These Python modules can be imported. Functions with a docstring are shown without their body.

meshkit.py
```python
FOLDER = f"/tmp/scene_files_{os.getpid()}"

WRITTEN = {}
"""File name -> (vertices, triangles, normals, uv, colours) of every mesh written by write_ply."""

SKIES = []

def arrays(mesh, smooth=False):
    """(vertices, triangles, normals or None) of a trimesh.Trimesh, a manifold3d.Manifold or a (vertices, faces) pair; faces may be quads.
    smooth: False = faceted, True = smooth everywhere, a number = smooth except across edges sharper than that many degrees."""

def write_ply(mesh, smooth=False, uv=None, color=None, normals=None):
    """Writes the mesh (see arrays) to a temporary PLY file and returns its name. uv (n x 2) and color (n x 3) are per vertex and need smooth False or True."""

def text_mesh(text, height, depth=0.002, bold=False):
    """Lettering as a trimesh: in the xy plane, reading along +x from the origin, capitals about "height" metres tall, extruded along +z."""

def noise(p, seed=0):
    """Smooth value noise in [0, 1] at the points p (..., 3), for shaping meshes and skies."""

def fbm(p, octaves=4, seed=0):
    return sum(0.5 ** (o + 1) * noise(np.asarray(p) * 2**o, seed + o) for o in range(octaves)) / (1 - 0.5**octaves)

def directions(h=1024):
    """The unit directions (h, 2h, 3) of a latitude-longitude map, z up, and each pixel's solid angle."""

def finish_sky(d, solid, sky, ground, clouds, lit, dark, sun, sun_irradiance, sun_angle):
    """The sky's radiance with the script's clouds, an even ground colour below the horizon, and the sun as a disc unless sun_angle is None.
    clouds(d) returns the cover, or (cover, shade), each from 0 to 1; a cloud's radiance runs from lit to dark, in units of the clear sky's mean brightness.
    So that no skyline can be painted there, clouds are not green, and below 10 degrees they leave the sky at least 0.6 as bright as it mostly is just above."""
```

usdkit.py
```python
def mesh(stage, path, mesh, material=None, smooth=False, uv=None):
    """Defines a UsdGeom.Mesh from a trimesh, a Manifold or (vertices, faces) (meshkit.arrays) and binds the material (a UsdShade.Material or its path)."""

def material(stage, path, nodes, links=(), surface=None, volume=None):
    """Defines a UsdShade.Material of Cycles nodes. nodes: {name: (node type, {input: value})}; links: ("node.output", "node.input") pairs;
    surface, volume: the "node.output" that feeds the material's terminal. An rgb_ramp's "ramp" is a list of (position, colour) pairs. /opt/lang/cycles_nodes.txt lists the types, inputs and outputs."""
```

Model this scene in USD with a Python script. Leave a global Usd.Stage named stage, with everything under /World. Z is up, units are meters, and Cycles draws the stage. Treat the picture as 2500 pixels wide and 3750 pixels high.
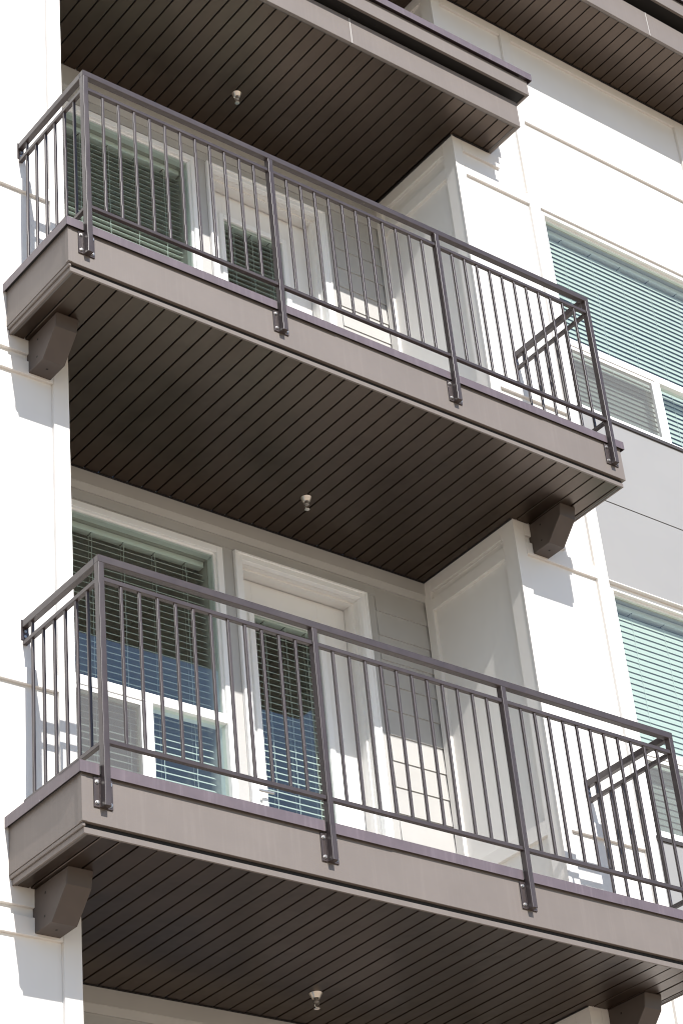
import math, random
import numpy as np, trimesh, usdkit, meshkit
from pxr import Usd, UsdGeom, UsdLux, UsdShade, Sdf, Gf, Vt

random.seed(7)
stage = Usd.Stage.CreateInMemory()
UsdGeom.SetStageUpAxis(stage, UsdGeom.Tokens.z)
UsdGeom.SetStageMetersPerUnit(stage, 1.0)
UsdGeom.Xform.Define(stage, '/World')
UsdGeom.Scope.Define(stage, '/World/Looks')

# ------------------------------------------------------------------ camera
RIGHT = (0.79168366, -0.60457543, -0.08789499)
DOWN = (0.2770892, 0.48355595, -0.83029827)
FWD = (0.54448008, 0.63297882, 0.55034467)
CAM = (-4.83661476, -8.30340424, 1.6)
cam = UsdGeom.Camera.Define(stage, '/World/camera')
cam.AddTransformOp().Set(Gf.Matrix4d(*RIGHT, 0, *[-d for d in DOWN], 0, *[-f for f in FWD], 0, *CAM, 1))
cam.CreateHorizontalApertureAttr(36.0)
cam.CreateVerticalApertureAttr(54.0)
cam.CreateFocalLengthAttr(7961.56 * 36 / 2500)
cam.CreateClippingRangeAttr(Gf.Vec2f(0.1, 2000))
cam.CreateExposureAttr(0.76)

# ------------------------------------------------------------------ sky and sun
TO_SUN = np.array([-0.104, -1.0, 0.79]); TO_SUN /= np.linalg.norm(TO_SUN)
ELEV = math.asin(TO_SUN[2]); ROT = math.atan2(TO_SUN[0], TO_SUN[1])
sky = UsdLux.DomeLight.Define(stage, '/World/sky')
sky_m = usdkit.material(stage, '/World/Looks/sky', {
    'sky': ('sky_texture', {'sky_type': 'single_scattering', 'sun_disc': False, 'sun_elevation': ELEV, 'sun_rotation': ROT,
                            'altitude': 100.0, 'air_density': 1.0, 'aerosol_density': 0.35, 'ozone_density': 2.5}),
    'bg': ('background_shader', {'strength': 0.103})}, [('sky.color', 'bg.color')], surface='bg.background')
UsdShade.MaterialBindingAPI.Apply(sky.GetPrim()).Bind(sky_m)
sky.GetPrim().SetCustomDataByKey('kind', 'structure')
sun = UsdLux.DistantLight.Define(stage, '/World/sun')
sun.CreateAngleAttr(0.5)
sun.CreateIntensityAttr(1.0)
sun.CreateNormalizeAttr(True)
sun.CreateColorAttr(Gf.Vec3f(1.0, 0.965, 0.92))
zc = Gf.Vec3d(*TO_SUN)
xc = Gf.Cross(Gf.Vec3d(0, 0, 1), zc).GetNormalized(); yc = Gf.Cross(zc, xc)
sun.AddTransformOp().Set(Gf.Matrix4d(*xc, 0, *yc, 0, *zc, 0, 0, -20, 40, 1))

# ------------------------------------------------------------------ materials
def mat(name, col, rough=0.6, var=0.08, scale=6.0, bump=0.0, bscale=200.0, spec=0.5, streak=0.0, specks=None, metallic=0.0, rvar=0.0, waves=0.0, per_obj=0.0, ior=1.5, spec_tint=(1.0, 1.0, 1.0), rust=0.0):
    """Painted or metal surface: base colour with cloudy variation, optional vertical streaks, pale chips, fine relief."""
    col = np.array(col, float)
    n = {'g': ('geometry', {}),
         'n1': ('noise_texture', {'scale': scale, 'detail': 5.0, 'roughness': 0.6}),
         'r1': ('rgb_ramp', {'ramp': [(0.3, tuple(col * (1 - var))), (0.7, tuple(np.minimum(col * (1 + var), 1)))]}),
         'p': ('principled_bsdf', {'roughness': rough, 'specular_ior_level': spec, 'ior': ior, 'specular_tint': spec_tint, 'metallic': metallic})}
    l = [('g.position', 'n1.vector'), ('n1.fac', 'r1.fac')]
    out = 'r1.color'
    if per_obj:
        n['oi'] = ('object_info', {})
        n['om'] = ('map_range', {'from_min': 0.0, 'from_max': 1.0, 'to_min': 1 - per_obj, 'to_max': 1 + per_obj})
        n['ov'] = ('hsv', {'hue': 0.5, 'saturation': 1.0, 'fac': 1.0})
        l += [('oi.random', 'om.value'), ('om.result', 'ov.value'), (out, 'ov.color')]
        out = 'ov.color'
    if streak:
        n['mp'] = ('mapping', {'scale': (55.0, 55.0, 2.2)})
        n['n2'] = ('noise_texture', {'scale': 1.0, 'detail': 4.0, 'roughness': 0.6})
        n['r2'] = ('rgb_ramp', {'ramp': [(0.52, (0, 0, 0)), (0.75, (streak,) * 3)]})
        n['m2'] = ('mix_color', {'b': tuple(np.minimum(col * 1.9 + 0.05, 0.8))})
        l += [('g.position', 'mp.vector'), ('mp.vector', 'n2.vector'), ('n2.fac', 'r2.fac'), (out, 'm2.a'), ('r2.color', 'm2.fac')]
        out = 'm2.result'
    if specks:
        n['n3'] = ('noise_texture', {'scale': specks[0], 'detail': 3.0, 'roughness': 0.7})
        n['r3'] = ('rgb_ramp', {'ramp': [(specks[1], (0, 0, 0)), (specks[1] + 0.03, (0.8,) * 3)]})
        n['m3'] = ('mix_color', {'b': specks[2]})
        l += [('g.position', 'n3.vector'), ('n3.fac', 'r3.fac'), (out, 'm3.a'), ('r3.color', 'm3.fac')]
        out = 'm3.result'
    if rust:
        n['n6'] = ('noise_texture', {'scale': 9.0, 'detail': 6.0, 'roughness': 0.75})
        n['r6'] = ('rgb_ramp', {'ramp': [(rust, (0, 0, 0)), (rust + 0.06, (0.55,) * 3)]})
        n['m6'] = ('mix_color', {'b': (0.16, 0.075, 0.035)})
        l += [('g.position', 'n6.vector'), ('n6.fac', 'r6.fac'), (out, 'm6.a'), ('r6.color', 'm6.fac')]
        out = 'm6.result'
    l.append((out, 'p.base_color'))
    if rvar:
        n['n4'] = ('noise_texture', {'scale': 3.5, 'detail': 4.0})
        n['mr'] = ('map_range', {'from_min': 0.3, 'from_max': 0.7, 'to_min': max(rough - rvar, 0.05), 'to_max': rough + rvar, 'clamp': True})
        l += [('g.position', 'n4.vector'), ('n4.fac', 'mr.value'), ('mr.result', 'p.roughness')]
    prev = None
    if waves:
        n['nw'] = ('noise_texture', {'scale': 4.0, 'detail': 1.0})
        n['bw'] = ('bump', {'strength': 1.0, 'distance': waves})
        l += [('g.position', 'nw.vector'), ('nw.fac', 'bw.height')]
        prev = 'bw.normal'
    if bump:
        n['nb'] = ('noise_texture', {'scale': bscale, 'detail': 3.0})
        n['bb'] = ('bump', {'strength': 0.6, 'distance': bump})
        l += [('g.position', 'nb.vector'), ('nb.fac', 'bb.height')]
        if prev: l.append((prev, 'bb.normal'))
        prev = 'bb.normal'
    if prev: l.append((prev, 'p.normal'))
    return usdkit.material(stage, f'/World/Looks/{name}', n, l, surface='p.BSDF')

M = {}
M['white'] = mat('white_paint', (0.69, 0.672, 0.645), 0.55, 0.03, 1.5, bump=0.0006, bscale=160, streak=0.05)
M['white_trim'] = mat('white_trim_paint', (0.69, 0.668, 0.637), 0.5, 0.02, 2.0, bump=0.0003, bscale=120)
M['vinyl'] = mat('white_vinyl', (0.80, 0.795, 0.78), 0.35, 0.01, 3.0)
M['door'] = mat('white_door_paint', (0.74, 0.725, 0.70), 0.42, 0.015, 3.0, bump=0.0002)
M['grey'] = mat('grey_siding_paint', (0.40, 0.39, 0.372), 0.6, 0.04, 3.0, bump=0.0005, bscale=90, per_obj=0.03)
M['spandrel'] = mat('pale_grey_panel', (0.258, 0.254, 0.250), 0.55, 0.03, 1.6, bump=0.0004, bscale=140, specks=(60.0, 0.80, (0.5, 0.5, 0.5)))
M['fascia'] = mat('taupe_fascia_paint', (0.147, 0.124, 0.110), 0.55, 0.05, 4.0, bump=0.0007, bscale=130, streak=0.07, specks=(45.0, 0.79, (0.42, 0.4, 0.38)))
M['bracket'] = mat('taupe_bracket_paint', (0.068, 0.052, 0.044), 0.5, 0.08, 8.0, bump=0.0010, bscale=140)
M['cap'] = mat('mauve_metal_flashing', (0.108, 0.084, 0.094), 0.42, 0.10, 7.0, bump=0.0006, bscale=30, streak=0.22, specks=(26.0, 0.73, (0.5, 0.47, 0.48)))
M['rail'] = mat('bronze_railing_paint', (0.048, 0.037, 0.036), 0.34, 0.12, 18.0, bump=0.0004, bscale=120, specks=(38.0, 0.735, (0.40, 0.36, 0.34)), rvar=0.08, rust=0.69)
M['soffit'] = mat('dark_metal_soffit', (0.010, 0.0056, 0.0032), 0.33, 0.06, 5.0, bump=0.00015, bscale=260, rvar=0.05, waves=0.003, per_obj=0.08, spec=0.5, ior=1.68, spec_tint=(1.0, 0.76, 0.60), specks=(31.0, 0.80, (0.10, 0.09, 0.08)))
M['soffit_trim'] = mat('soffit_edge_metal', (0.085, 0.077, 0.071), 0.42, 0.06, 5.0, waves=0.002)
M['groove'] = mat('soffit_groove', (0.006, 0.005, 0.0045), 0.8, 0.05)
M['flashing'] = mat('dark_sill_flashing', (0.045, 0.038, 0.035), 0.5, 0.1)
M['steel'] = mat('zinc_bolt', (0.42, 0.40, 0.38), 0.38, 0.15, 40.0, metallic=0.9)
M['chrome'] = mat('chrome', (0.72, 0.68, 0.62), 0.16, 0.05, 20.0, metallic=1.0)
M['caulk'] = mat('white_caulk', (0.40, 0.38, 0.36), 0.6, 0.05)
M['deck'] = mat('deck_membrane', (0.62, 0.565, 0.50), 0.8, 0.08, 5.0)
M['room'] = mat('room_paint', (0.46, 0.43, 0.40), 0.8, 0.03)
M['inside'] = mat('building_core', (0.4, 0.4, 0.4), 0.8, 0.02)
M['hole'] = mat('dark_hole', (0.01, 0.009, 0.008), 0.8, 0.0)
M['cord'] = mat('blind_cord', (0.72, 0.72, 0.70), 0.6, 0.02)
M['ground'] = mat('concrete_paving', (0.37, 0.288, 0.212), 0.85, 0.12, 0.8)
# slats let a little light through
M['slat'] = usdkit.material(stage, '/World/Looks/blind_slat', {
    'p': ('principled_bsdf', {'base_color': (0.70, 0.70, 0.67), 'roughness': 0.4}),
    't': ('translucent_bsdf', {'color': (0.75, 0.75, 0.68)}), 'm': ('mix_closure', {'fac': 0.2})},
    [('p.BSDF', 'm.closure1'), ('t.BSDF', 'm.closure2')], surface='m.closure')
def glass(name, tint, f0=0.13):
    """Sheet of glazing: tinted transparency plus a Schlick reflection, the same from both sides so that sunlight passes."""
    return usdkit.material(stage, f'/World/Looks/{name}', {
        'lw': ('layer_weight', {'blend': 0.5}), 'pw': ('math', {'math_type': 'power', 'value2': 5.0}), 'ma': ('math', {'math_type': 'multiply_add', 'value2': 1 - f0, 'value3': f0}),
        't': ('transparent_bsdf', {'color': tint}),
        'g': ('geometry', {}), 'n': ('noise_texture', {'scale': 1.3, 'detail': 1.0}), 'b': ('bump', {'strength': 0.35, 'distance': 0.003}),
        'gl': ('glossy_bsdf', {'color': (1, 1, 1), 'roughness': 0.0}), 'm': ('mix_closure', {})},
        [('lw.facing', 'pw.value1'), ('pw.value', 'ma.value1'), ('ma.value', 'm.fac'),
         ('g.position', 'n.vector'), ('n.fac', 'b.height'), ('b.normal', 'gl.normal'), ('t.BSDF', 'm.closure1'), ('gl.BSDF', 'm.closure2')], surface='m.closure')
M['glass'] = glass('window_glass', (0.80, 0.895, 0.855), 0.125)
M['screen'] = usdkit.material(stage, '/World/Looks/insect_screen', {
    'd': ('diffuse_bsdf', {'color': (0.17, 0.165, 0.16)}), 't': ('transparent_bsdf', {'color': (1, 1, 1)}), 'm': ('mix_closure', {'fac': 0.5})},
    [('d.BSDF', 'm.closure1'), ('t.BSDF', 'm.closure2')], surface='m.closure')

# ------------------------------------------------------------------ shape helpers
def _template():
    s = []
    for a in range(3):
        for sx in (-1, 1):
            for sy in (-1, 1):
                for sz in (-1, 1):
                    s.append((sx, sy, sz, a))
    S = np.array(s)
    P = S[:, :3].astype(float).copy()
    for i, a in enumerate(S[:, 3]):
        for k in range(3):
            if k != a: P[i, k] *= 0.8
    h = trimesh.convex.convex_hull(P, repair=True)
    idx = np.array([np.argmin(((P - v) ** 2).sum(1)) for v in h.vertices])
    return S, idx[np.array(h.faces)]
_S, _F = _template()

def bx(x0, x1, y0, y1, z0, z1, c=0.0):
    """Axis-aligned box, chamfered by c."""
    lo, hi = np.array([x0, y0, z0], float), np.array([x1, y1, z1], float)
    lo, hi = np.minimum(lo, hi), np.maximum(lo, hi)
    mid, h = (lo + hi) / 2, (hi - lo) / 2
    if c <= 0:
        m = trimesh.creation.box(extents=2 * h); m.apply_translation(mid); return m
    c = min(c, h.min() * 0.6)
    V = np.empty((24, 3))
    for i, (a, b, d, ax) in enumerate(_S):
        e = h - c; e[ax] = h[ax]
        V[i] = mid + np.array([a, b, d]) * e
    return trimesh.Trimesh(V, _F.copy(), process=False)

def rbar(x0, x1, y0, y1, z0, z1, r):
    """Upright square tube with rounded edges (open at neither end)."""
    c = []
    for cx, cy, a0 in ((x1 - r, y1 - r, 0), (x0 + r, y1 - r, 90), (x0 + r, y0 + r, 180), (x1 - r, y0 + r, 270)):
        for k in range(4):
            a = math.radians(a0 + 30 * k)
            c.append((cx + r * math.cos(a), cy + r * math.sin(a)))
    n = len(c)
    V = np.array([(x, y, z0) for x, y in c] + [(x, y, z1) for x, y in c] + [((x0 + x1) / 2, (y0 + y1) / 2, z0), ((x0 + x1) / 2, (y0 + y1) / 2, z1)])
    F = []
    for i in range(n):
        j = (i + 1) % n
        F += [[i, j, n + j], [i, n + j, n + i], [2 * n, j, i], [2 * n + 1, n + i, n + j]]
    return trimesh.Trimesh(V, np.array(F), process=False)

def cat(*ms): return trimesh.util.concatenate(list(ms))

def hexa(bottom, top):
    """Solid between two quads (each 4 points, same turning sense)."""
    return trimesh.convex.convex_hull(np.array(list(bottom) + list(top), float))

def quad(p):
    return (np.array(p, float), np.array([[0, 1, 2], [0, 2, 3]]))

def lathe(profile, at, n=28):
    m = trimesh.creation.revolve(np.array(profile, float), sections=n)
    m.apply_translation(at); return m

used = {}
def free(path):
    k = used.get(path, -1) + 1; used[path] = k
    return path if k == 0 else f'{path}_{k:03d}'

def tag(prim, label=None, category=None, group=None, kind=None):
    for k, v in (('label', label), ('category', category), ('group', group), ('kind', kind)):
        if v: prim.SetCustomDataByKey(k, v)
    return prim

def thing(name, label=None, category=None, loc=(0, 0, 0), group=None, kind=None, under='/World'):
    p = free(f'{under}/{name}')
    x = UsdGeom.Xform.Define(stage, p)
    if any(loc): x.AddTranslateOp().Set(Gf.Vec3d(*loc))
    tag(x.GetPrim(), label, category, group, kind)
    return p

def part(name, parent, mesh, material, smooth=False, label=None):
    p = free(f'{parent}/{name}')
    m = usdkit.mesh(stage, p, mesh, M[material], smooth=smooth)
    if label: m.GetPrim().SetCustomDataByKey('label', label)
    return p

def dup(src, name, loc, label, category, group=None):
    p = free('/World/' + name)
    x = UsdGeom.Xform.Define(stage, p)
    prim = x.GetPrim()
    prim.GetReferences().AddInternalReference(src)
    x.ClearXformOpOrder(); x.AddTranslateOp().Set(Gf.Vec3d(*loc))
    prim.SetInstanceable(True)
    tag(prim, label, category, group)
    return p

# ------------------------------------------------------------------ the measured building
H = 3.3211                      # storey height
ZM = 9.5949                     # top of the middle balcony's edge cap
W, D = 4.16, 0.663              # balcony length and depth
R = 0.941                       # depth of the recess behind each balcony
XL, XR = 0.399, 3.754           # recess between the two piers
PY = 0.022                      # panels lie this far behind the trim boards
ZS = -0.349                     # soffit below cap top
ZT = 12.65                      # canopy soffit
ZR = 14.175                     # roof soffit

# ------------------------------------------------------------------ ground
g = usdkit.mesh(stage, '/World/ground', quad([(-150, -150, 0), (150, -150, 0), (150, 150, 0), (-150, 150, 0)]), M['ground'])
tag(g.GetPrim(), kind='structure')

# ------------------------------------------------------------------ apartment building
B = thing('apartment_building', 'white panelled apartment building with grey recessed bays and pale grey spandrel panels', 'building')
T = 0.034                                                          # board thickness from y=0 back
# --- pier bodies and the wall right of the balconies (openings left for the windows)
part('pier_wall', B, bx(-4, XL - 0.03, 0.052, 1.3, 0, ZR + 0.5), 'inside')
part('pier_wall', B, bx(XR + 0.03, 4.56, 0.052, 1.3, 0, ZR + 0.5), 'inside')
part('pier_wall', B, bx(6.55, 10, 0.052, 1.3, 0, ZR + 0.5), 'inside')
levels = [ZM - 2 * H, ZM - H, ZM, ZM + H]
MID0, MID1 = 0.772, 0.866
L2, BT = -0.582, -0.488                                            # band under the soffit
L1 = -0.437
def seg(name, x0, x1, z0, z1, mat_='white_trim', y0=0.0, y1=T, c=0.0015):
    part(name, B, bx(x0, x1, y0, y1, z0, z1, c), mat_)
# vertical trim boards, full height, one per storey
vt = [(0.2985, XL - 0.001), (XR + 0.001, 3.846), (4.470, 4.576)]
edges = [0.0] + [z + 0.2 for z in levels[:-1]] + [ZR + 0.02]
for x0, x1 in vt:
    for za, zb in zip(edges[:-1], edges[1:]):
        seg('trim_board', x0, x1, za, zb - 0.0015)
# horizontal bands and the recessed panels between them
for x0, x1 in ((-4, 0.297), (3.8475, 4.4685)):
    cuts = []
    for i, z in enumerate(levels):
        top = (ZT if i == 3 else z + ZS)
        l1 = 12.545 if i == 3 else z + L1
        l2 = 12.316 if i == 3 else z + L2
        bt = 12.411 if i == 3 else z + BT
        cuts.append((l2, bt))
        if i < 3: cuts.append((z + MID0, z + MID1))
        # board behind the balcony, standing flush with the trim
        xe = x1 if x0 < 0 else 4.214
        seg('ledger_board', x0, xe, l1, (z + 0.02) if i < 3 else 12.98)
    cuts.sort()
    lo = 0.0
    for a, b in cuts:
        seg('band_board', x0, x1, a, b)
        part('wall_panel', B, bx(x0 - 0.001, x1 + 0.001, PY, 0.052, lo, a), 'white')
        lo = b
    part('wall_panel', B, bx(x0 - 0.001, x1 + 0.001, PY, 0.052, lo, ZR), 'white')
# caulked corner bead of the pier beside the recess
part('corner_trim', B, bx(XR - 0.003, XR + 0.0185, -0.003, 0.0, 0, ZR), 'white_trim')
# top frieze under the roof soffit
seg('frieze_board', 3.848, 4.468, 14.088, ZR + 0.01)
seg('frieze_board', 4.578, 6.418, 14.088, ZR + 0.01)
seg('frieze_board', 6.535, 10, 14.088, ZR + 0.01)
seg('frieze_board', -4, 0.297, 14.088, ZR + 0.01)
seg('trim_board', 6.42, 6.533, 13.30, ZR + 0.01)
seg('band_board', 4.578, 10, 13.216, 13.298)
part('wall_panel', B, bx(4.577, 6.419, PY, 0.052, 13.299, 14.087), 'white')
part('wall_panel', B, bx(6.534, 10, PY, 0.052, 13.299, 14.087), 'white')

# --- windows of the flat facade, the white wall above and grey spandrels between
WX0, WX1 = 4.607, 6.50
wz = [(ZM - 3 * H + 2.76, ZM - 3 * H + 0.905), (ZM - 2 * H + 2.76, ZM - 2 * H + 0.905), (ZM - H + 2.762, ZM - H + 0.905), (ZM + 2.762, ZM + 0.905)]
part('wall_panel', B, bx(4.577, 10, PY, 0.052, wz[3][0], 13.215), 'white')
part('wall_panel', B, bx(6.515, 10, PY, 0.052, 0, wz[3][0] - 0.001), 'white')
for i in range(4):
    top, bot = wz[i]
    below = wz[i - 1][0] if i else 0.0
    # grey spandrel: two boards with a dark joint and a thin flashing lip
    jz = ZM + 0.136 - (3 - i) * H
    part('spandrel_panel', B, bx(4.577, 6.514, PY, 0.05, below + 0.001, jz - 0.004, 0.001), 'spandrel')
    part('spandrel_panel', B, bx(4.577, 6.514, PY, 0.05, jz + 0.004, bot - 0.03, 0.001), 'spandrel')
    part('joint_flashing', B, bx(4.577, 6.514, PY + 0.006, 0.045, jz - 0.004, jz + 0.004), 'flashing')
    part('sill_flashing', B, bx(4.590, 6.514, 0.010, 0.05, bot - 0.03, bot - 0.003), 'flashing')
    if i < 3:
        part('head_flashing', B, bx(4.580, 6.52, 0.004, 0.05, top + 0.0, top + 0.007), 'white_trim')

def window(name, x0, x1, yf, z0, z1, zm, xc, fw, depth=0.07, glaze=0.04, sash=0.03):
    """Fixed pane over a slider: frame x0..x1, z0..z1 at front face yf, transom centred zm, stile centred xc."""
    w = thing(name, under=B)
    yb = yf + depth
    part('frame', w, cat(bx(x0, x0 + fw, yf, yb, z0, z1, .002), bx(x1 - fw, x1, yf, yb, z0, z1, .002),
                         bx(x0 + fw, x1 - fw, yf, yb, z1 - fw, z1, .002), bx(x0 + fw, x1 - fw, yf, yb, z0, z0 + fw * 0.95, .002)), 'vinyl')
    part('transom', w, bx(x0 + fw, x1 - fw, yf + 0.004, yb - .004, zm - 0.031, zm + 0.031, .002), 'vinyl')
    part('stile', w, bx(xc - 0.026, xc + 0.026, yf + 0.006, yb - .006, z0 + fw * 0.95, zm - 0.031, .002), 'vinyl')
    # glazing stop: a thin inner ledge
    g0, g1 = x0 + fw, x1 - fw
    zt = z1 - fw; zb = z0 + fw * 0.95
    s = 0.012
    yg = yf + glaze
    part('glazing_stop', w, cat(bx(g0, g0 + s, yg - .012, yg + .01, zm + .031, zt), bx(g1 - s, g1, yg - .012, yg + .01, zm + .031, zt),
                                bx(g0 + s, g1 - s, yg - .012, yg + .01, zt - s, zt), bx(g0 + s, g1 - s, yg - .012, yg + .01, zm + .031, zm + .031 + s)), 'vinyl')
    part('pane', w, quad([(g0, yg, zm + .031), (g1, yg, zm + .031), (g1, yg, zt), (g0, yg, zt)]), 'glass')
    part('pane', w, quad([(xc + .026, yg, zb), (g1, yg, zb), (g1, yg, zm - .031), (xc + .026, yg, zm - .031)]), 'glass')
    # sliding sash with an insect screen in front
    a0, a1 = g0, xc - .026
    zt2 = zm - .031
    part('sash', w, cat(bx(a0, a0 + sash, yf + .012, yf + .035, zb, zt2, .002), bx(a1 - sash, a1, yf + .012, yf + .035, zb, zt2, .002),
                        bx(a0 + sash, a1 - sash, yf + .012, yf + .035, zt2 - sash, zt2, .002), bx(a0 + sash, a1 - sash, yf + .012, yf + .035, zb, zb + sash, .002)), 'vinyl')
    part('pane', w, quad([(a0 + sash, yg + .01, zb + sash), (a1 - sash, yg + .01, zb + sash), (a1 - sash, yg + .01, zt2 - sash), (a0 + sash, yg + .01, zt2 - sash)]), 'glass')
    part('screen', w, quad([(a0 + sash, yf + .018, zb + sash), (a1 - sash, yf + .018, zb + sash), (a1 - sash, yf + .018, zt2 - sash), (a0 + sash, yf + .018, zt2 - sash)]), 'screen')
    return w

def returns(w, x0, x1, y0, y1, z0, z1):
    """White boards lining the opening between the window frame and the room."""
    t = .012
    part('head_return', w, bx(x0, x1, y0, y1, z1, z1 + t), 'room')
    part('jamb_return', w, bx(x0 - t, x0, y0, y1, z0, z1), 'room')
    part('jamb_return', w, bx(x1, x1 + t, y0, y1, z0, z1), 'room')
    part('stool', w, bx(x0, x1, y0, y1, z0 - t, z0), 'vinyl')

def room(x0, x1, y0, z0, z1, deep=1.2):
    """Closed lining behind an opening so that the glass looks into a dim room."""
    t = 0.03
    part('room_lining', B, cat(bx(x0 - t, x0, y0, y0 + deep, z0, z1), bx(x1, x1 + t, y0, y0 + deep, z0, z1), bx(x0 - t, x1 + t, y0 + deep, y0 + deep + t, z0 - t, z1 + t),
                               bx(x0 - t, x1 + t, y0, y0 + deep, z1, z1 + t), bx(x0 - t, x1 + t, y0, y0 + deep, z0 - t, z0)), 'room')

blind_count = 0
def blind(label, x0, x1, yc, ztop, zbot, tilt, cords, pitch=0.0445, wslat=0.050, head=0.042, group=None, first=0.046):
    """Venetian blind: head rail with cord holes, one mesh per slat, ladder cords, bottom rail."""
    b = thing('venetian_blind', label, 'blind', group=group)
    hd = 0.052
    part('head_rail', b, bx(x0, x1, yc - hd / 2, yc + hd / 2, ztop - head, ztop, .002), 'vinyl')
    for cx in cords:
        part('cord_hole', b, cat(*[bx(cx - .004, cx + .004, yc - 0.024 + 0.016 * k, yc - 0.014 + 0.016 * k, ztop - head - .0015, ztop - head + .001) for k in range(3)]), 'hole')
    th = math.radians(tilt); dy, dz = math.cos(th) * wslat / 2, math.sin(th) * wslat / 2
    ny, nz = -math.sin(th), math.cos(th); t = 0.0013
    z = ztop - head - first
    n = 0
    while z > zbot + 0.05:
        jz = random.uniform(-.0012, .0012); tw = random.uniform(-.0008, .0008)
        crown = 0.0028
        def ring(x, o):
            return [(x, yc - dy + ny * s * t, z - dz + nz * s * t + o) for s in (-1, 1)] + [(x, yc + ny * (s * t + crown), z + nz * (s * t + crown) + o) for s in (1,)] + \
                   [(x, yc + dy + ny * s * t, z + dz + nz * s * t + o) for s in (1, -1)] + [(x, yc + ny * (-t + crown), z + nz * (-t + crown) + o)]
        a, c = ring(x0 + .004, jz + tw), ring(x1 - .004, jz - tw)
        V = np.array(a + c); F = []
        for k in range(6):
            k2 = (k + 1) % 6
            F += [[k, k2, 6 + k2], [k, 6 + k2, 6 + k]]
        F += [[0, 2, 1], [0, 5, 2], [5, 3, 2], [5, 4, 3], [6, 7, 8], [6, 8, 11], [11, 8, 9], [11, 9, 10]]
        part('slat', b, (V, np.array(F)), 'slat')
        z -= pitch; n += 1
    for cx in cords:
        part('cord', b, cat(*[bx(cx + ox - .0011, cx + ox + .0011, yc + s * (dy + .002) - .0011, yc + s * (dy + .002) + .0011, zbot + .02, ztop - head) for s, ox in ((-1, 0.0), (1, 0.006))]), 'cord')
    part('bottom_rail', b, bx(x0 + .004, x1 - .004, yc - .018, yc + .018, zbot + .004, zbot + .028, .003), 'vinyl')
    return b

facade_blinds = {3: ('white blind half tilted behind the right facade window above the grey spandrel panel', 71), 2: ('nearly closed white blind behind the right facade window below the grey spandrel panel', 76)}
for i in (2, 3):
    top, bot = wz[i]
    zm = bot + 0.625
    fw_ = window('facade_window', WX0, WX1, 0.040, bot, top, zm, 5.555, 0.040)
    returns(fw_, WX0 + .040, WX1 - .040, 0.111, 0.205, bot + .038, top - .040)
    room(WX0 + 0.02, WX1 - 0.02, 0.206, bot + .02, top - 0.02)
    blind(facade_blinds[i][0], WX0 + .045, WX1 - .045, 0.175, top - 0.042, bot + .045, facade_blinds[i][1], [4.915 + .309 * k for k in range(5)])

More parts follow.
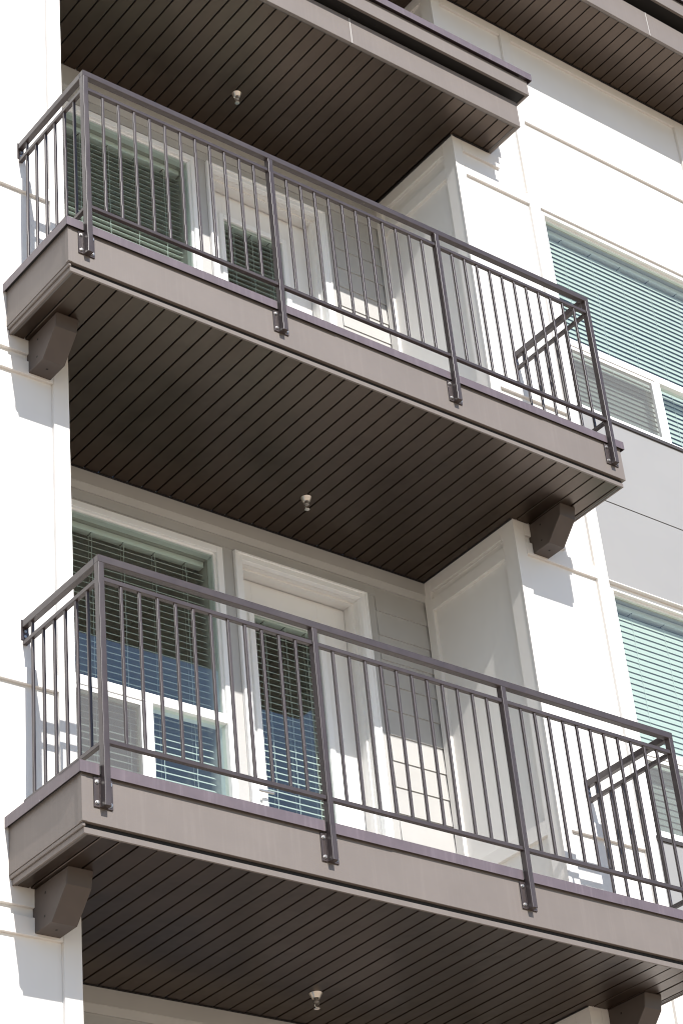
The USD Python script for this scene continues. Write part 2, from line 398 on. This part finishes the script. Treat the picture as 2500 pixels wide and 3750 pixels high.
# --- the recess behind each balcony: back wall, frieze, siding, side wall panelling, window, door
recess_blinds = {2: ('open white blind behind the lower balcony window', 'narrow open blind behind the glass of the lower balcony door'),
                 3: ('white blind behind the upper balcony window, its slats showing dark gaps', 'narrow blind behind the glass of the upper balcony door')}
for i in (1, 2, 3):
    z = levels[i]
    soff = ZT if i == 3 else z + ZS                                     # underside of the balcony at this level closes the recess below it
    zf = z - H - 0.03                                 # floor of the recess below
    wtop = z - 0.580; wbot = wtop - 1.875
    dtop = z - 0.574
    rw = thing('recess_wall', under=B)
    yb = R + 0.11
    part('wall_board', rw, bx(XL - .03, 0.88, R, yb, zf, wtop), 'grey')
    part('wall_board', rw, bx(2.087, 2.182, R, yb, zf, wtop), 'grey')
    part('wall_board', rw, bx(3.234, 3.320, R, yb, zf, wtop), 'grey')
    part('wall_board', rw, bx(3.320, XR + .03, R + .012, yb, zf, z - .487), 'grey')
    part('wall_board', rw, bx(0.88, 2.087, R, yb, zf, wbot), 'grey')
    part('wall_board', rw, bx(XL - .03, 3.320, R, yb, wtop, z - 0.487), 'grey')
    part('frieze_board', rw, bx(XL - .03, XR + .03, R - .030, yb, z - 0.444, soff + .02, .002), 'grey')
    part('frieze_moulding', rw, hexa([(XL - .03, R - .027, z - .4445), (XR + .03, R - .027, z - .4445), (XR + .03, yb, z - .4445), (XL - .03, yb, z - .4445)],
                                     [(XL - .03, R - .012, z - .487), (XR + .03, R - .012, z - .487), (XR + .03, yb, z - .487), (XL - .03, yb, z - .487)]), 'grey')
    part('head_trim', rw, bx(XL - .03, 3.320, R - .006, R, z - .560, z - .4875, .001), 'grey')
    # lap siding, one board each
    zb_ = [z - 0.487 - 0.1845 * k for k in range(0, 16)]
    for k in range(len(zb_) - 1):
        z1_, z0_ = zb_[k], zb_[k + 1]
        if z0_ < zf: break
        part('siding_board', rw, hexa([(3.322, R - .0080, z0_ + .0003), (XR + .005, R - .0080, z0_ + .0003), (XR + .005, R + .013, z0_ + .0003), (3.322, R + .013, z0_ + .0003)],
                                      [(3.322, R + .0005, z1_), (XR + .005, R + .0005, z1_), (XR + .005, R + .013, z1_), (3.322, R + .013, z1_)]), 'grey')
    # panelled side wall of the pier (faces -x): boards stand PY proud of the panel
    sx = XR
    sw = thing('pier_side', under=B)
    def sbox(name, y0, y1, za, zb2, x=0.0, m_='white_trim', c=.0012):
        part(name, sw, bx(sx + x, sx + x + .03, y0, y1, za, zb2, c), m_)
    sbox('stile', 0.001, 0.120, zf, soff + .01)
    sbox('stile', 0.857, R - .013, zf, soff + .01)
    q1, q2, q3 = (12.545, 12.316, 12.411) if i == 3 else (z - .437, z - .585, z - .500)
    sbox('rail', 0.1205, 0.8565, q1, soff + .01)
    sbox('rail', 0.1205, 0.8565, q2, q3)
    sbox('rail', 0.1205, 0.8565, z - H + MID0, z - H + MID1)
    part('panel', sw, bx(sx + .028, sx + .05, 0.11, 0.87, zf, soff + .01), 'white')
    part('recess_side', B, bx(XL - .03, XL, 0.036, R, zf, soff + .01), 'white')
    # window and door
    if i == 1:
        continue
    bw_ = window('balcony_window', 0.88, 2.087, R - .016, wbot, wtop, wtop - 1.233, 1.484, 0.046, depth=0.11, glaze=0.035)
    returns(bw_, .926, 2.041, R + .095, R + .19, wbot + .044, wtop - .046)
    room(0.90, 2.067, R + .191, wbot + .02, wtop - .02)
    room(2.36, 3.02, R + .222, zf, dtop - .1)
    blind(recess_blinds[i][0], 0.932, 2.034, R + 0.149, wtop - 0.048, wbot + .05, 36 if i == 2 else 25, [0.975 + .231 * k for k in range(5)])
    d = thing('balcony_door', under=B)
    cw = 0.052
    part('casing', d, cat(bx(2.181, 2.181 + cw, R - .022, R + .02, zf, dtop, .003), bx(3.2345 - cw, 3.2345, R - .022, R + .02, zf, dtop, .003), bx(2.181 + cw, 3.2345 - cw, R - .022, R + .02, dtop - cw, dtop, .003)), 'vinyl')
    part('casing_bead', d, cat(bx(2.175, 2.192, R - .030, R - .0005, zf, dtop + .004, .003), bx(3.2235, 3.2405, R - .030, R - .0005, zf, dtop + .004, .003), bx(2.192, 3.2235, R - .030, R - .0005, dtop - .012, dtop + .004, .003)), 'vinyl')
    ji0, ji1 = 2.181 + cw, 3.2345 - cw
    part('jamb', d, cat(bx(ji0 - .03, ji0, R + .02, R + .215, zf, dtop - cw, .001), bx(ji1, ji1 + .03, R + .02, R + .215, zf, dtop - cw, .001), bx(ji0 - .03, ji1 + .03, R + .02, R + .215, dtop - cw, dtop - cw + .03, .001)), 'door')
    part('door_stop', d, cat(bx(ji0, ji0 + .012, R + .060, R + .10, zf, dtop - cw - .012), bx(ji1 - .012, ji1, R + .060, R + .10, zf, dtop - cw - .012), bx(ji0, ji1, R + .060, R + .10, dtop - cw - .012, dtop - cw)), 'door')
    s0, s1 = ji0 + .004, ji1 - .004
    zt_ = dtop - cw - .005
    ys = R + .162
    gx0, gx1, gz1, gz0 = 2.426, 2.952, z - .868, z - H + .22
    part('slab', d, cat(bx(s0, gx0, ys, ys + .044, zf + .01, zt_, .001), bx(gx1, s1, ys, ys + .044, zf + .01, zt_, .001), bx(gx0, gx1, ys, ys + .044, gz1, zt_, .001), bx(gx0, gx1, ys, ys + .044, zf + .01, gz0, .001)), 'door')
    part('weather_gap', d, cat(bx(s1 + .0003, ji1 - .0003, ys + .012, ys + .05, zf, dtop - cw), bx(s0, s1, ys + .012, ys + .05, zt_ + .0005, dtop - cw - .0005)), 'hole')
    part('glass_moulding', d, cat(bx(gx0 - .04, gx0 + .004, ys - .013, ys + .012, gz0 - .04, gz1 + .04, .005), bx(gx1 - .004, gx1 + .04, ys - .013, ys + .012, gz0 - .04, gz1 + .04, .005),
                                  bx(gx0 + .004, gx1 - .004, ys - .013, ys + .012, gz1 - .004, gz1 + .04, .005), bx(gx0 + .004, gx1 - .004, ys - .013, ys + .012, gz0 - .04, gz0 + .004, .005)), 'vinyl')
    part('pane', d, quad([(gx0, ys + .010, gz0), (gx1, ys + .010, gz0), (gx1, ys + .010, gz1), (gx0, ys + .010, gz1)]), 'glass')
    hz = z - H + 1.16
    part('handle', d, cat(bx(2.296, 2.350, ys - .008, ys + .001, hz - .075, hz + .045, .004), bx(2.314, 2.332, ys - .050, ys - .007, hz - .009, hz + .009, .003), bx(2.312, 2.445, ys - .060, ys - .045, hz - .010, hz + .008, .005)), 'steel')
    blind(recess_blinds[i][1], gx0 + .012, gx1 - .008, ys + .052, gz1 + .032, gz0, 37 if i == 2 else 32, [2.535, 2.70, 2.865], wslat=0.048)
# top storey recess above the canopy
rw = thing('recess_wall', under=B)
part('wall_board', rw, bx(XL - .03, XR + .03, R, R + .11, ZT, ZR + .3), 'grey')
sw = thing('pier_side', under=B)
for nm, y0, y1, za, zb2 in (('stile', .001, .12, ZT, ZR + .07), ('stile', .857, R, ZT, ZR + .07), ('rail', .1205, .8565, 14.15, ZR + .07)):
    part(nm, sw, bx(XR, XR + .03, y0, y1, za, zb2, .0012), 'white_trim')
part('panel', sw, bx(XR + PY, XR + .05, .11, .87, ZT, ZR + .07), 'white')

# ------------------------------------------------------------------ balconies
GP = 0.1049
def planks(parent, xs, xa, xb, y0, y1, z, name='soffit_plank', th=0.012, gap=0.0098):
    """Soffit boards between the grooves xs, from x=xa to xb; a groove is an open joint over a dark backing.
    y1 is the far end, or 'bay': to the wall y=0 outside the recess and to its back wall inside; a board over the corner is notched."""
    ed = [xa] + [x for x in xs if xa + .01 < x < xb - .01] + [xb]
    for a, c in zip(ed[:-1], ed[1:]):
        dz = random.uniform(-.0006, .0006)
        a2, c2 = a + (gap / 2 if a != xa else 0), c - (gap / 2 if c != xb else 0)
        ends = [(a2, c2, y1)]
        if y1 == 'bay':
            cutx = [a2] + [e for e in (XL + .001, XR - .001) if a2 < e < c2] + [c2]
            ends = [(p, q, R - .031 if XL < (p + q) / 2 < XR else -0.001) for p, q in zip(cutx[:-1], cutx[1:])]
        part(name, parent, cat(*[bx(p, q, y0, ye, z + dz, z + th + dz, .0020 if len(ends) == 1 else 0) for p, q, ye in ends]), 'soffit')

def balcony(name, label, z):
    """Edge boards, cap flashing cut round the posts, soffit trim, one board per soffit plank, deck."""
    b = thing(name, label, 'balcony', (0, 0, z), group=None)
    t = 0.022
    zf = -0.299
    part('fascia_board', b, bx(0, W, -D, -D + t, zf, -0.012, .0015), 'fascia')
    part('fascia_board', b, bx(0, t, -D + t, 0.024, zf, -0.012, .0015), 'fascia')
    part('fascia_board', b, bx(W - t, W, -D + t, 0.024, zf, -0.012, .0015), 'fascia')
    part('corner_bead', b, bx(-0.004, 0.022, -D - .002, -D - 0.0003, zf + .002, -.062), 'fascia')
    part('corner_bead', b, bx(-0.004, -0.0003, -D - 0.0003, -D + .03, zf + .002, -.062), 'fascia')
    # lower trim, set back under the fascia
    i_ = 0.016
    for xa, xb2, ya, yb2 in ((i_, W - i_, -D + i_, -D + i_ + .012), (i_, i_ + .012, -D + i_ + .012, 0.024), (W - i_ - .012, W - i_, -D + i_ + .012, 0.024)):
        part('edge_trim', b, bx(xa, xb2, ya, yb2, -0.349, -0.320, .001), 'fascia')
    # open drip gap between the fascia and the trim, and a black block added as shade in the hollow cap flange
    part('drip_gap', b, cat(bx(.022, W - .022, -D + .0225, -D + .030, -.3195, -.26), bx(.0225, .030, -D + .0305, .02, -.3195, -.26), bx(W - .030, W - .0225, -D + .0305, .02, -.3195, -.26)), 'hole')
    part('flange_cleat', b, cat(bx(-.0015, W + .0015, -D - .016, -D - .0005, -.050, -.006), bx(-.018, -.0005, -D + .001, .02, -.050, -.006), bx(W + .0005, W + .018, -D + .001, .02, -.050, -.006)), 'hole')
    part('trim_moulding', b, bx(.004, .0215, -D + .010, 0.022, -0.319, -0.2995, .003), 'fascia')
    # cap flashing
    ye = -D - 0.020
    posts = [.094, 1.406, 2.722, 4.040]
    cuts = [-0.022] + [v for p in posts for v in (p - .008, p + .045)] + [W + .022]
    for k in range(0, len(cuts), 2):
        a, c = cuts[k], cuts[k + 1]
        if c - a > 2:
            segs = [(a, c)]
        else:
            segs = [(a, c)]
        if k in (4, 6) :                                           # lapped joint
            mid = a + (c - a) * (.30 if k == 4 else .56)
            segs = [(a, mid), (mid - .0005, c)]
        for n_, (a2, c2) in enumerate(segs):
            o = .0022 * n_
            part('cap_flashing', b, cat(bx(a2, c2, ye + o, ye + .003 + o, -.060 + o, 0, .0008), hexa([(a2, ye + o + .0031, -.004), (c2, ye + o + .0031, -.004), (c2, -D + .16, -.004), (a2, -D + .16, -.004)], [(a2, ye + o + .0031, 0), (c2, ye + o + .0031, 0), (c2, -D + .16, .0), (a2, -D + .16, .0)])), 'cap')
    for xa, xb2, inn in ((-0.022, -0.019, .14), (W + .019, W + .022, -.14)):
        xm = xb2 if inn > 0 else xa
        part('cap_flashing', b, cat(bx(xa, xb2, ye + .0035, 0.02, -.060, .0, .0008), bx(min(xm, xm + inn), max(xm, xm + inn), -D + .161, 0.02, -.004, 0.0)), 'cap')
    # soffit
    xs = [.113 + GP * k for k in range(39)]
    zs = -0.345
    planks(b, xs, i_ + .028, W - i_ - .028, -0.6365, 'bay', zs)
    part('soffit_backing', b, cat(bx(.03, W - .03, -.630, -.002, zs + .014, zs + .03), bx(XL + .001, XR - .001, -.002, R - .035, zs + .014, zs + .03)), 'groove')
    for xa in (i_ + .013, W - i_ - .027):
        part('channel_trim', b, bx(xa, xa + .014, -.634, -.001, zs - .001, zs + .012, .001), 'soffit_trim')
    part('wall_channel', b, cat(bx(XL + .002, XR - .002, R - .046, R - .0315, zs - .004, zs - .0008), bx(XR - .015, XR - .002, 0.002, R - .047, zs - .004, zs - .0008)), 'groove')
    part('deck', b, cat(bx(.03, W - .03, -D + .03, -.003, -.09, -.05), bx(XL + .003, XR - .003, -.003, R - .003, -.09, -.05)), 'deck')
    return b

upper = balcony('balcony', 'taupe balcony at mid picture, directly under the roofed top canopy', ZM)
dup(upper, 'balcony', (0, 0, ZM - H), 'lower taupe balcony, its right end cut off by the picture edge', 'balcony')

# ------------------------------------------------------------------ railings
def railing(name, label, z):
    r = thing(name, label, 'railing', (0, 0, z))
    yf, yb = -.711, -.671
    w_ = .035
    P = [.094, 1.406, 2.722, 4.040]
    top, tr = 1.1476, 0.043
    yc = -.691
    part('top_rail', r, bx(P[0], P[3] + w_, yf, yf + .038, top - tr, top, .0025), 'rail')
    for s, x in ((0, P[0]), (1, P[3])):
        part('top_rail', r, bx(x, x + w_, yf + .0385, PY - .006, top - tr, top, .0025), 'rail')
        part('wall_plate', r, cat(bx(x - .004, x + w_ + .004, PY - .006, PY - .0005, top - .115, top + .004, .001)), 'rail')
        part('wall_bolt', r, cat(*[lathe([(0, 0), (.008, 0), (.008, .005), (0, .005)], (0, 0, 0), 8).apply_transform(trimesh.transformations.rotation_matrix(math.pi / 2, [1, 0, 0])).apply_translation((x + .017, PY - .006, top - zz)) for zz in (.065, .095)]), 'steel')
    for k, x in enumerate(P):
        p = part('post', r, rbar(x, x + w_, yf, yb, -.2174, top - tr - .0005, .004), 'rail', smooth=50)
        part('mounting_plate', p, bx(x - .034, x + w_ + .034, -.6708, -D - .0005, -.2178, -.0632, .0012), 'rail')
        for sx in (-.018, w_ + .018):
            for zz in (-.195, -.090):
                wz_ = lathe([(0, 0), (.0115, 0), (.0115, .002), (.0085, .0025), (.0085, .0085), (0, .0095)], (0, 0, 0), 10)
                wz_.apply_transform(trimesh.transformations.rotation_matrix(math.pi / 2, [1, 0, 0])); wz_.apply_translation((x + sx, -.6708, zz))
                part('bolt', p, wz_, 'steel')
        # weld beads down the sides of the post foot
        for sx in (-.0015, w_ + .0015):
            pts = [(x + sx + random.uniform(-.0006, .0006), -.6715, -.215 + .006 * q) for q in range(25)]
            part('weld', p, cat(*[bx(px - .0032, px + .0032, py - .0032, py + .003, pz, pz + .0058, .0012) for px, py, pz in pts]), 'rail')
    rz0, rz1, bz0, bz1 = 1.003, 1.028, .108, .131
    hb = .0077
    for k in range(3):
        a, c = P[k] + w_, P[k + 1]
        part('mid_rail', r, bx(a + .0003, c - .0003, yc - .0125, yc + .0125, rz0, rz1, .002), 'rail')
        part('bottom_rail', r, bx(a + .0003, c - .0003, yc - .0125, yc + .0125, bz0, bz1, .002), 'rail')
        for n in range(11):
            x = a + (c - a) / 12 * (n + 1) + random.uniform(-.0015, .0015)
            part('baluster', r, rbar(x - hb, x + hb, yc - hb, yc + hb, bz1 - .001, rz0 + .001, .0032), 'rail', smooth=50)
    for x in (P[0] + w_ / 2, P[3] + w_ / 2):
        part('mid_rail', r, bx(x - .0125, x + .0125, yb + .0003, PY - .002, rz0, rz1, .002), 'rail')
        part('bottom_rail', r, bx(x - .0125, x + .0125, yb + .0003, PY - .002, bz0, bz1, .002), 'rail')
        for n in range(6):
            y = -.581 + .1045 * n
            part('baluster', r, rbar(x - hb, x + hb, y - hb, y + hb, bz1 - .001, rz0 + .001, .0032), 'rail', smooth=50)
            if n == 5:
                part('end_picket', r, rbar(x - hb, x + hb, y - hb, y + hb, rz1 - .001, top - tr + .001, .0032), 'rail', smooth=50)
                part('end_picket', r, rbar(x - hb, x + hb, y - hb, y + hb, .002, bz0 + .001, .0032), 'rail', smooth=50)
    return r

rail0 = railing('balcony_railing', 'dark bronze metal railing of the balcony under the roofed canopy', ZM)
dup(rail0, 'balcony_railing', (0, 0, ZM - H), 'dark bronze metal railing of the lower balcony, its right end cut by the picture edge', 'railing')

# ------------------------------------------------------------------ support brackets under the balconies
def bracket(label, x0, x1, z):
    """Timber-like knee block: flat foot, sloping face, short vertical nose."""
    k = thing('support_bracket', label, 'bracket', (0, 0, z), group=None)
    zt, zb = -0.3455, -0.5675
    prof = [(0.021, zb), (-.151, zb), (-.285, -.428), (-.303, zt), (0.021, zt)]
    # chamfered by offsetting the end faces
    c = .003
    def ring(x, s):
        cy = sum(p[0] for p in prof) / 5; cz = sum(p[1] for p in prof) / 5
        return [(x, cy + (y - cy) * s, cz + (zz - cz) * s) for y, zz in prof]
    V = ring(x0, .975) + ring(x0 + c, 1) + ring(x1 - c, 1) + ring(x1, .975)
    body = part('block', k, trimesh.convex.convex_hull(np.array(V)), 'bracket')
    hx = (x0 + x1) / 2
    part('bolt_hole', k, bx(hx - .006, hx + .006, -.085, -.073, zb - .0006, zb + .002), 'hole')
    part('bolt_hole', k, bx(x0 - .0006, x0 + .002, -.105, -.093, -.405, -.393), 'hole')
    part('bolt_hole', k, bx(x0 - .0006, x0 + .002, -.095, -.084, -.520, -.509), 'hole')
    return k
b0 = bracket('taupe knee bracket under the left end of the upper balcony', .140, .2795, ZM)
bracket('dark knee bracket under the right end of the upper balcony, beside the white pier', 3.902, 4.0355, ZM)
dup(b0, 'support_bracket', (0, 0, ZM - H), 'taupe knee bracket under the left end of the lower balcony', 'bracket')
bracket('dark knee bracket under the lower balcony, at the bottom right corner of the picture', 3.902, 4.0355, ZM - H)

# ------------------------------------------------------------------ canopy over the upper balcony
c = thing('canopy', 'taupe two-tier canopy with dark plank soffit over the upper balcony', 'canopy')
yl, yu = -.340, -.430
xr = 4.137
part('fascia_board', c, bx(0, 2.565, yl, yl + .025, ZT, ZT + .245, .0015), 'fascia')
part('fascia_board', c, bx(2.567, xr, yl, yl + .025, ZT, ZT + .245, .0015), 'fascia')
part('joint_caulk', c, bx(2.562, 2.570, yl - .0012, yl + .001, ZT + .001, ZT + .244), 'caulk')
part('fascia_board', c, bx(xr - .025, xr, yl + .0255, .024, ZT, ZT + .245, .0015), 'fascia')
part('fascia_board', c, bx(0, .025, yl + .0255, .024, ZT, ZT + .245, .0015), 'fascia')
part('edge_trim', c, bx(.026, xr - .026, yl + .0255, yl + .031, ZT + .0005, ZT + .02, .001), 'soffit_trim')
part('upper_fascia', c, bx(-.055, 4.192, yu, yu + .022, 12.924, 13.066, .0015), 'fascia')
part('upper_fascia', c, bx(4.170, 4.192, yu + .0225, .024, 12.924, 13.066, .0015), 'fascia')
part('upper_fascia', c, bx(-.055, -.033, yu + .0225, .024, 12.924, 13.066, .0015), 'fascia')
part('upper_soffit', c, bx(-.032, 4.169, yu + .023, -.001, 12.930, 12.942), 'groove')
part('cap_flashing', c, cat(bx(-.083, 4.220, yu - .028, yu - .025, 13.066, 13.132, .0008), bx(-.083, 4.220, yu - .0245, .02, 13.124, 13.130), bx(4.217, 4.220, yu - .0245, .02, 13.066, 13.1235)), 'cap')
part('roof_deck', c, cat(bx(-.03, 4.165, yu + .03, -.002, 12.95, 13.11), bx(XL + .003, XR - .003, -.0015, R - .003, 12.80, 12.95)), 'deck')
xs = [4.0483 - .1057 * k for k in range(39)]
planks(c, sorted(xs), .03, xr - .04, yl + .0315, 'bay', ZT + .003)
part('channel_trim', c, cat(bx(xr - .0395, xr - .026, yl + .0315, -.001, ZT + .001, ZT + .014, .001)), 'soffit_trim')
part('soffit_backing', c, cat(bx(.03, xr - .03, yl + .032, -.002, ZT + .017, ZT + .03), bx(XL + .001, XR - .001, -.002, R - .035, ZT + .017, ZT + .03)), 'groove')
part('wall_channel', c, cat(bx(XR - .015, XR - .002, 0.002, R - .047, ZT - .004, ZT + .0015), bx(XR + .002, xr - .03, -.016, -.002, ZT - .004, ZT + .0015)), 'groove')

# ------------------------------------------------------------------ main roof overhang, top right
r = thing('roof_overhang', 'taupe roof overhang with dark plank soffit at the top right corner', 'roof')
part('fascia_board', r, bx(-4, 5.572, -.600, -.575, ZR, ZR + .265, .0015), 'fascia')
part('fascia_board', r, bx(5.574, 10, -.600, -.575, ZR, ZR + .265, .0015), 'fascia')
part('joint_caulk', r, bx(5.5695, 5.5765, -.6012, -.599, ZR + .001, ZR + .264), 'caulk')
part('edge_trim', r, bx(-4, 10, -.5745, -.570, ZR + .0005, ZR + .02, .001), 'soffit_trim')
part('upper_fascia', r, bx(-4, 10, -.700, -.678, 14.512, 14.662, .0015), 'fascia')
part('upper_soffit', r, bx(-4, 10, -.677, -.0015, 14.518, 14.53), 'groove')
part('cap_flashing', r, cat(bx(-4, 10, -.728, -.725, 14.664, 14.73, .0008), bx(-4, 10, -.7245, 1.3, 14.724, 14.73)), 'cap')
part('roof_deck', r, bx(-4, 10, -.67, 1.3, 14.54, 14.71), 'deck')
planks(r, [4.84 + .10385 * k for k in range(-11, 24)], 3.60, 7.4, -.5695, -0.001, ZR + .003)
part('soffit_backing', r, cat(bx(-4, 3.597, -.5695, -.0015, ZR + .004, ZR + .03), bx(3.597, 7.403, -.5695, -.0015, ZR + .017, ZR + .03), bx(7.403, 10, -.5695, -.0015, ZR + .004, ZR + .03)), 'groove')
planks(r, [3.70 - .10385 * k for k in range(0, 14)], 2.3, XR - .002, 0.0, R - .002, ZR + .062)
part('soffit_backing', r, bx(XL, XR - .002, 0.0, R - .002, ZR + .076, ZR + .09), 'groove')
part('wall_channel', r, bx(3.6, 7.4, -.014, -.002, ZR - .004, ZR + .0015), 'groove')

# ------------------------------------------------------------------ fire sprinklers in the three soffits
def sprinkler(label, x, y, z):
    s = thing('fire_sprinkler', label, 'sprinkler', (x, y, z))
    part('escutcheon', s, lathe([(.039, 0.0), (.039, -.003), (.033, -.012), (.024, -.028), (.021, -.030), (.021, -.024), (.0, -.02)], (0, 0, 0), 36), 'chrome', smooth=40)
    part('body', s, lathe([(.011, -.015), (.011, -.036), (.0155, -.037), (.0155, -.050), (.010, -.054), (.0, -.054)], (0, 0, 0), 24), 'steel', smooth=40)
    arms = []
    for sg in (-1, 1):
        path = [(.012 * sg, 0, -.052), (.014 * sg, 0, -.066), (.009 * sg, 0, -.078), (.002 * sg, 0, -.084)]
        for p, q in zip(path[:-1], path[1:]):
            arms.append(trimesh.creation.cylinder(radius=.0026, segment=(p, q), sections=8))
    part('frame_arm', s, cat(*arms), 'chrome', smooth=40)
    part('glass_bulb', s, trimesh.creation.cylinder(radius=.0026, segment=((0, 0, -.053), (0, 0, -.080)), sections=10), 'steel', smooth=40)
    part('deflector', s, lathe([(0, -.084), (.0155, -.085), (.017, -.0865), (.0155, -.088), (0, -.0885)], (0, 0, 0), 20), 'chrome', smooth=40)
sprinkler('chrome fire sprinkler hanging from the canopy soffit at the top', 2.172, .502, ZT + .002)
sprinkler('chrome fire sprinkler under the upper balcony, in mid picture', 2.438, .480, ZM - .346)
sprinkler('chrome fire sprinkler under the lower balcony, at the bottom edge of the picture', 2.190, .500, ZM - H - .346)
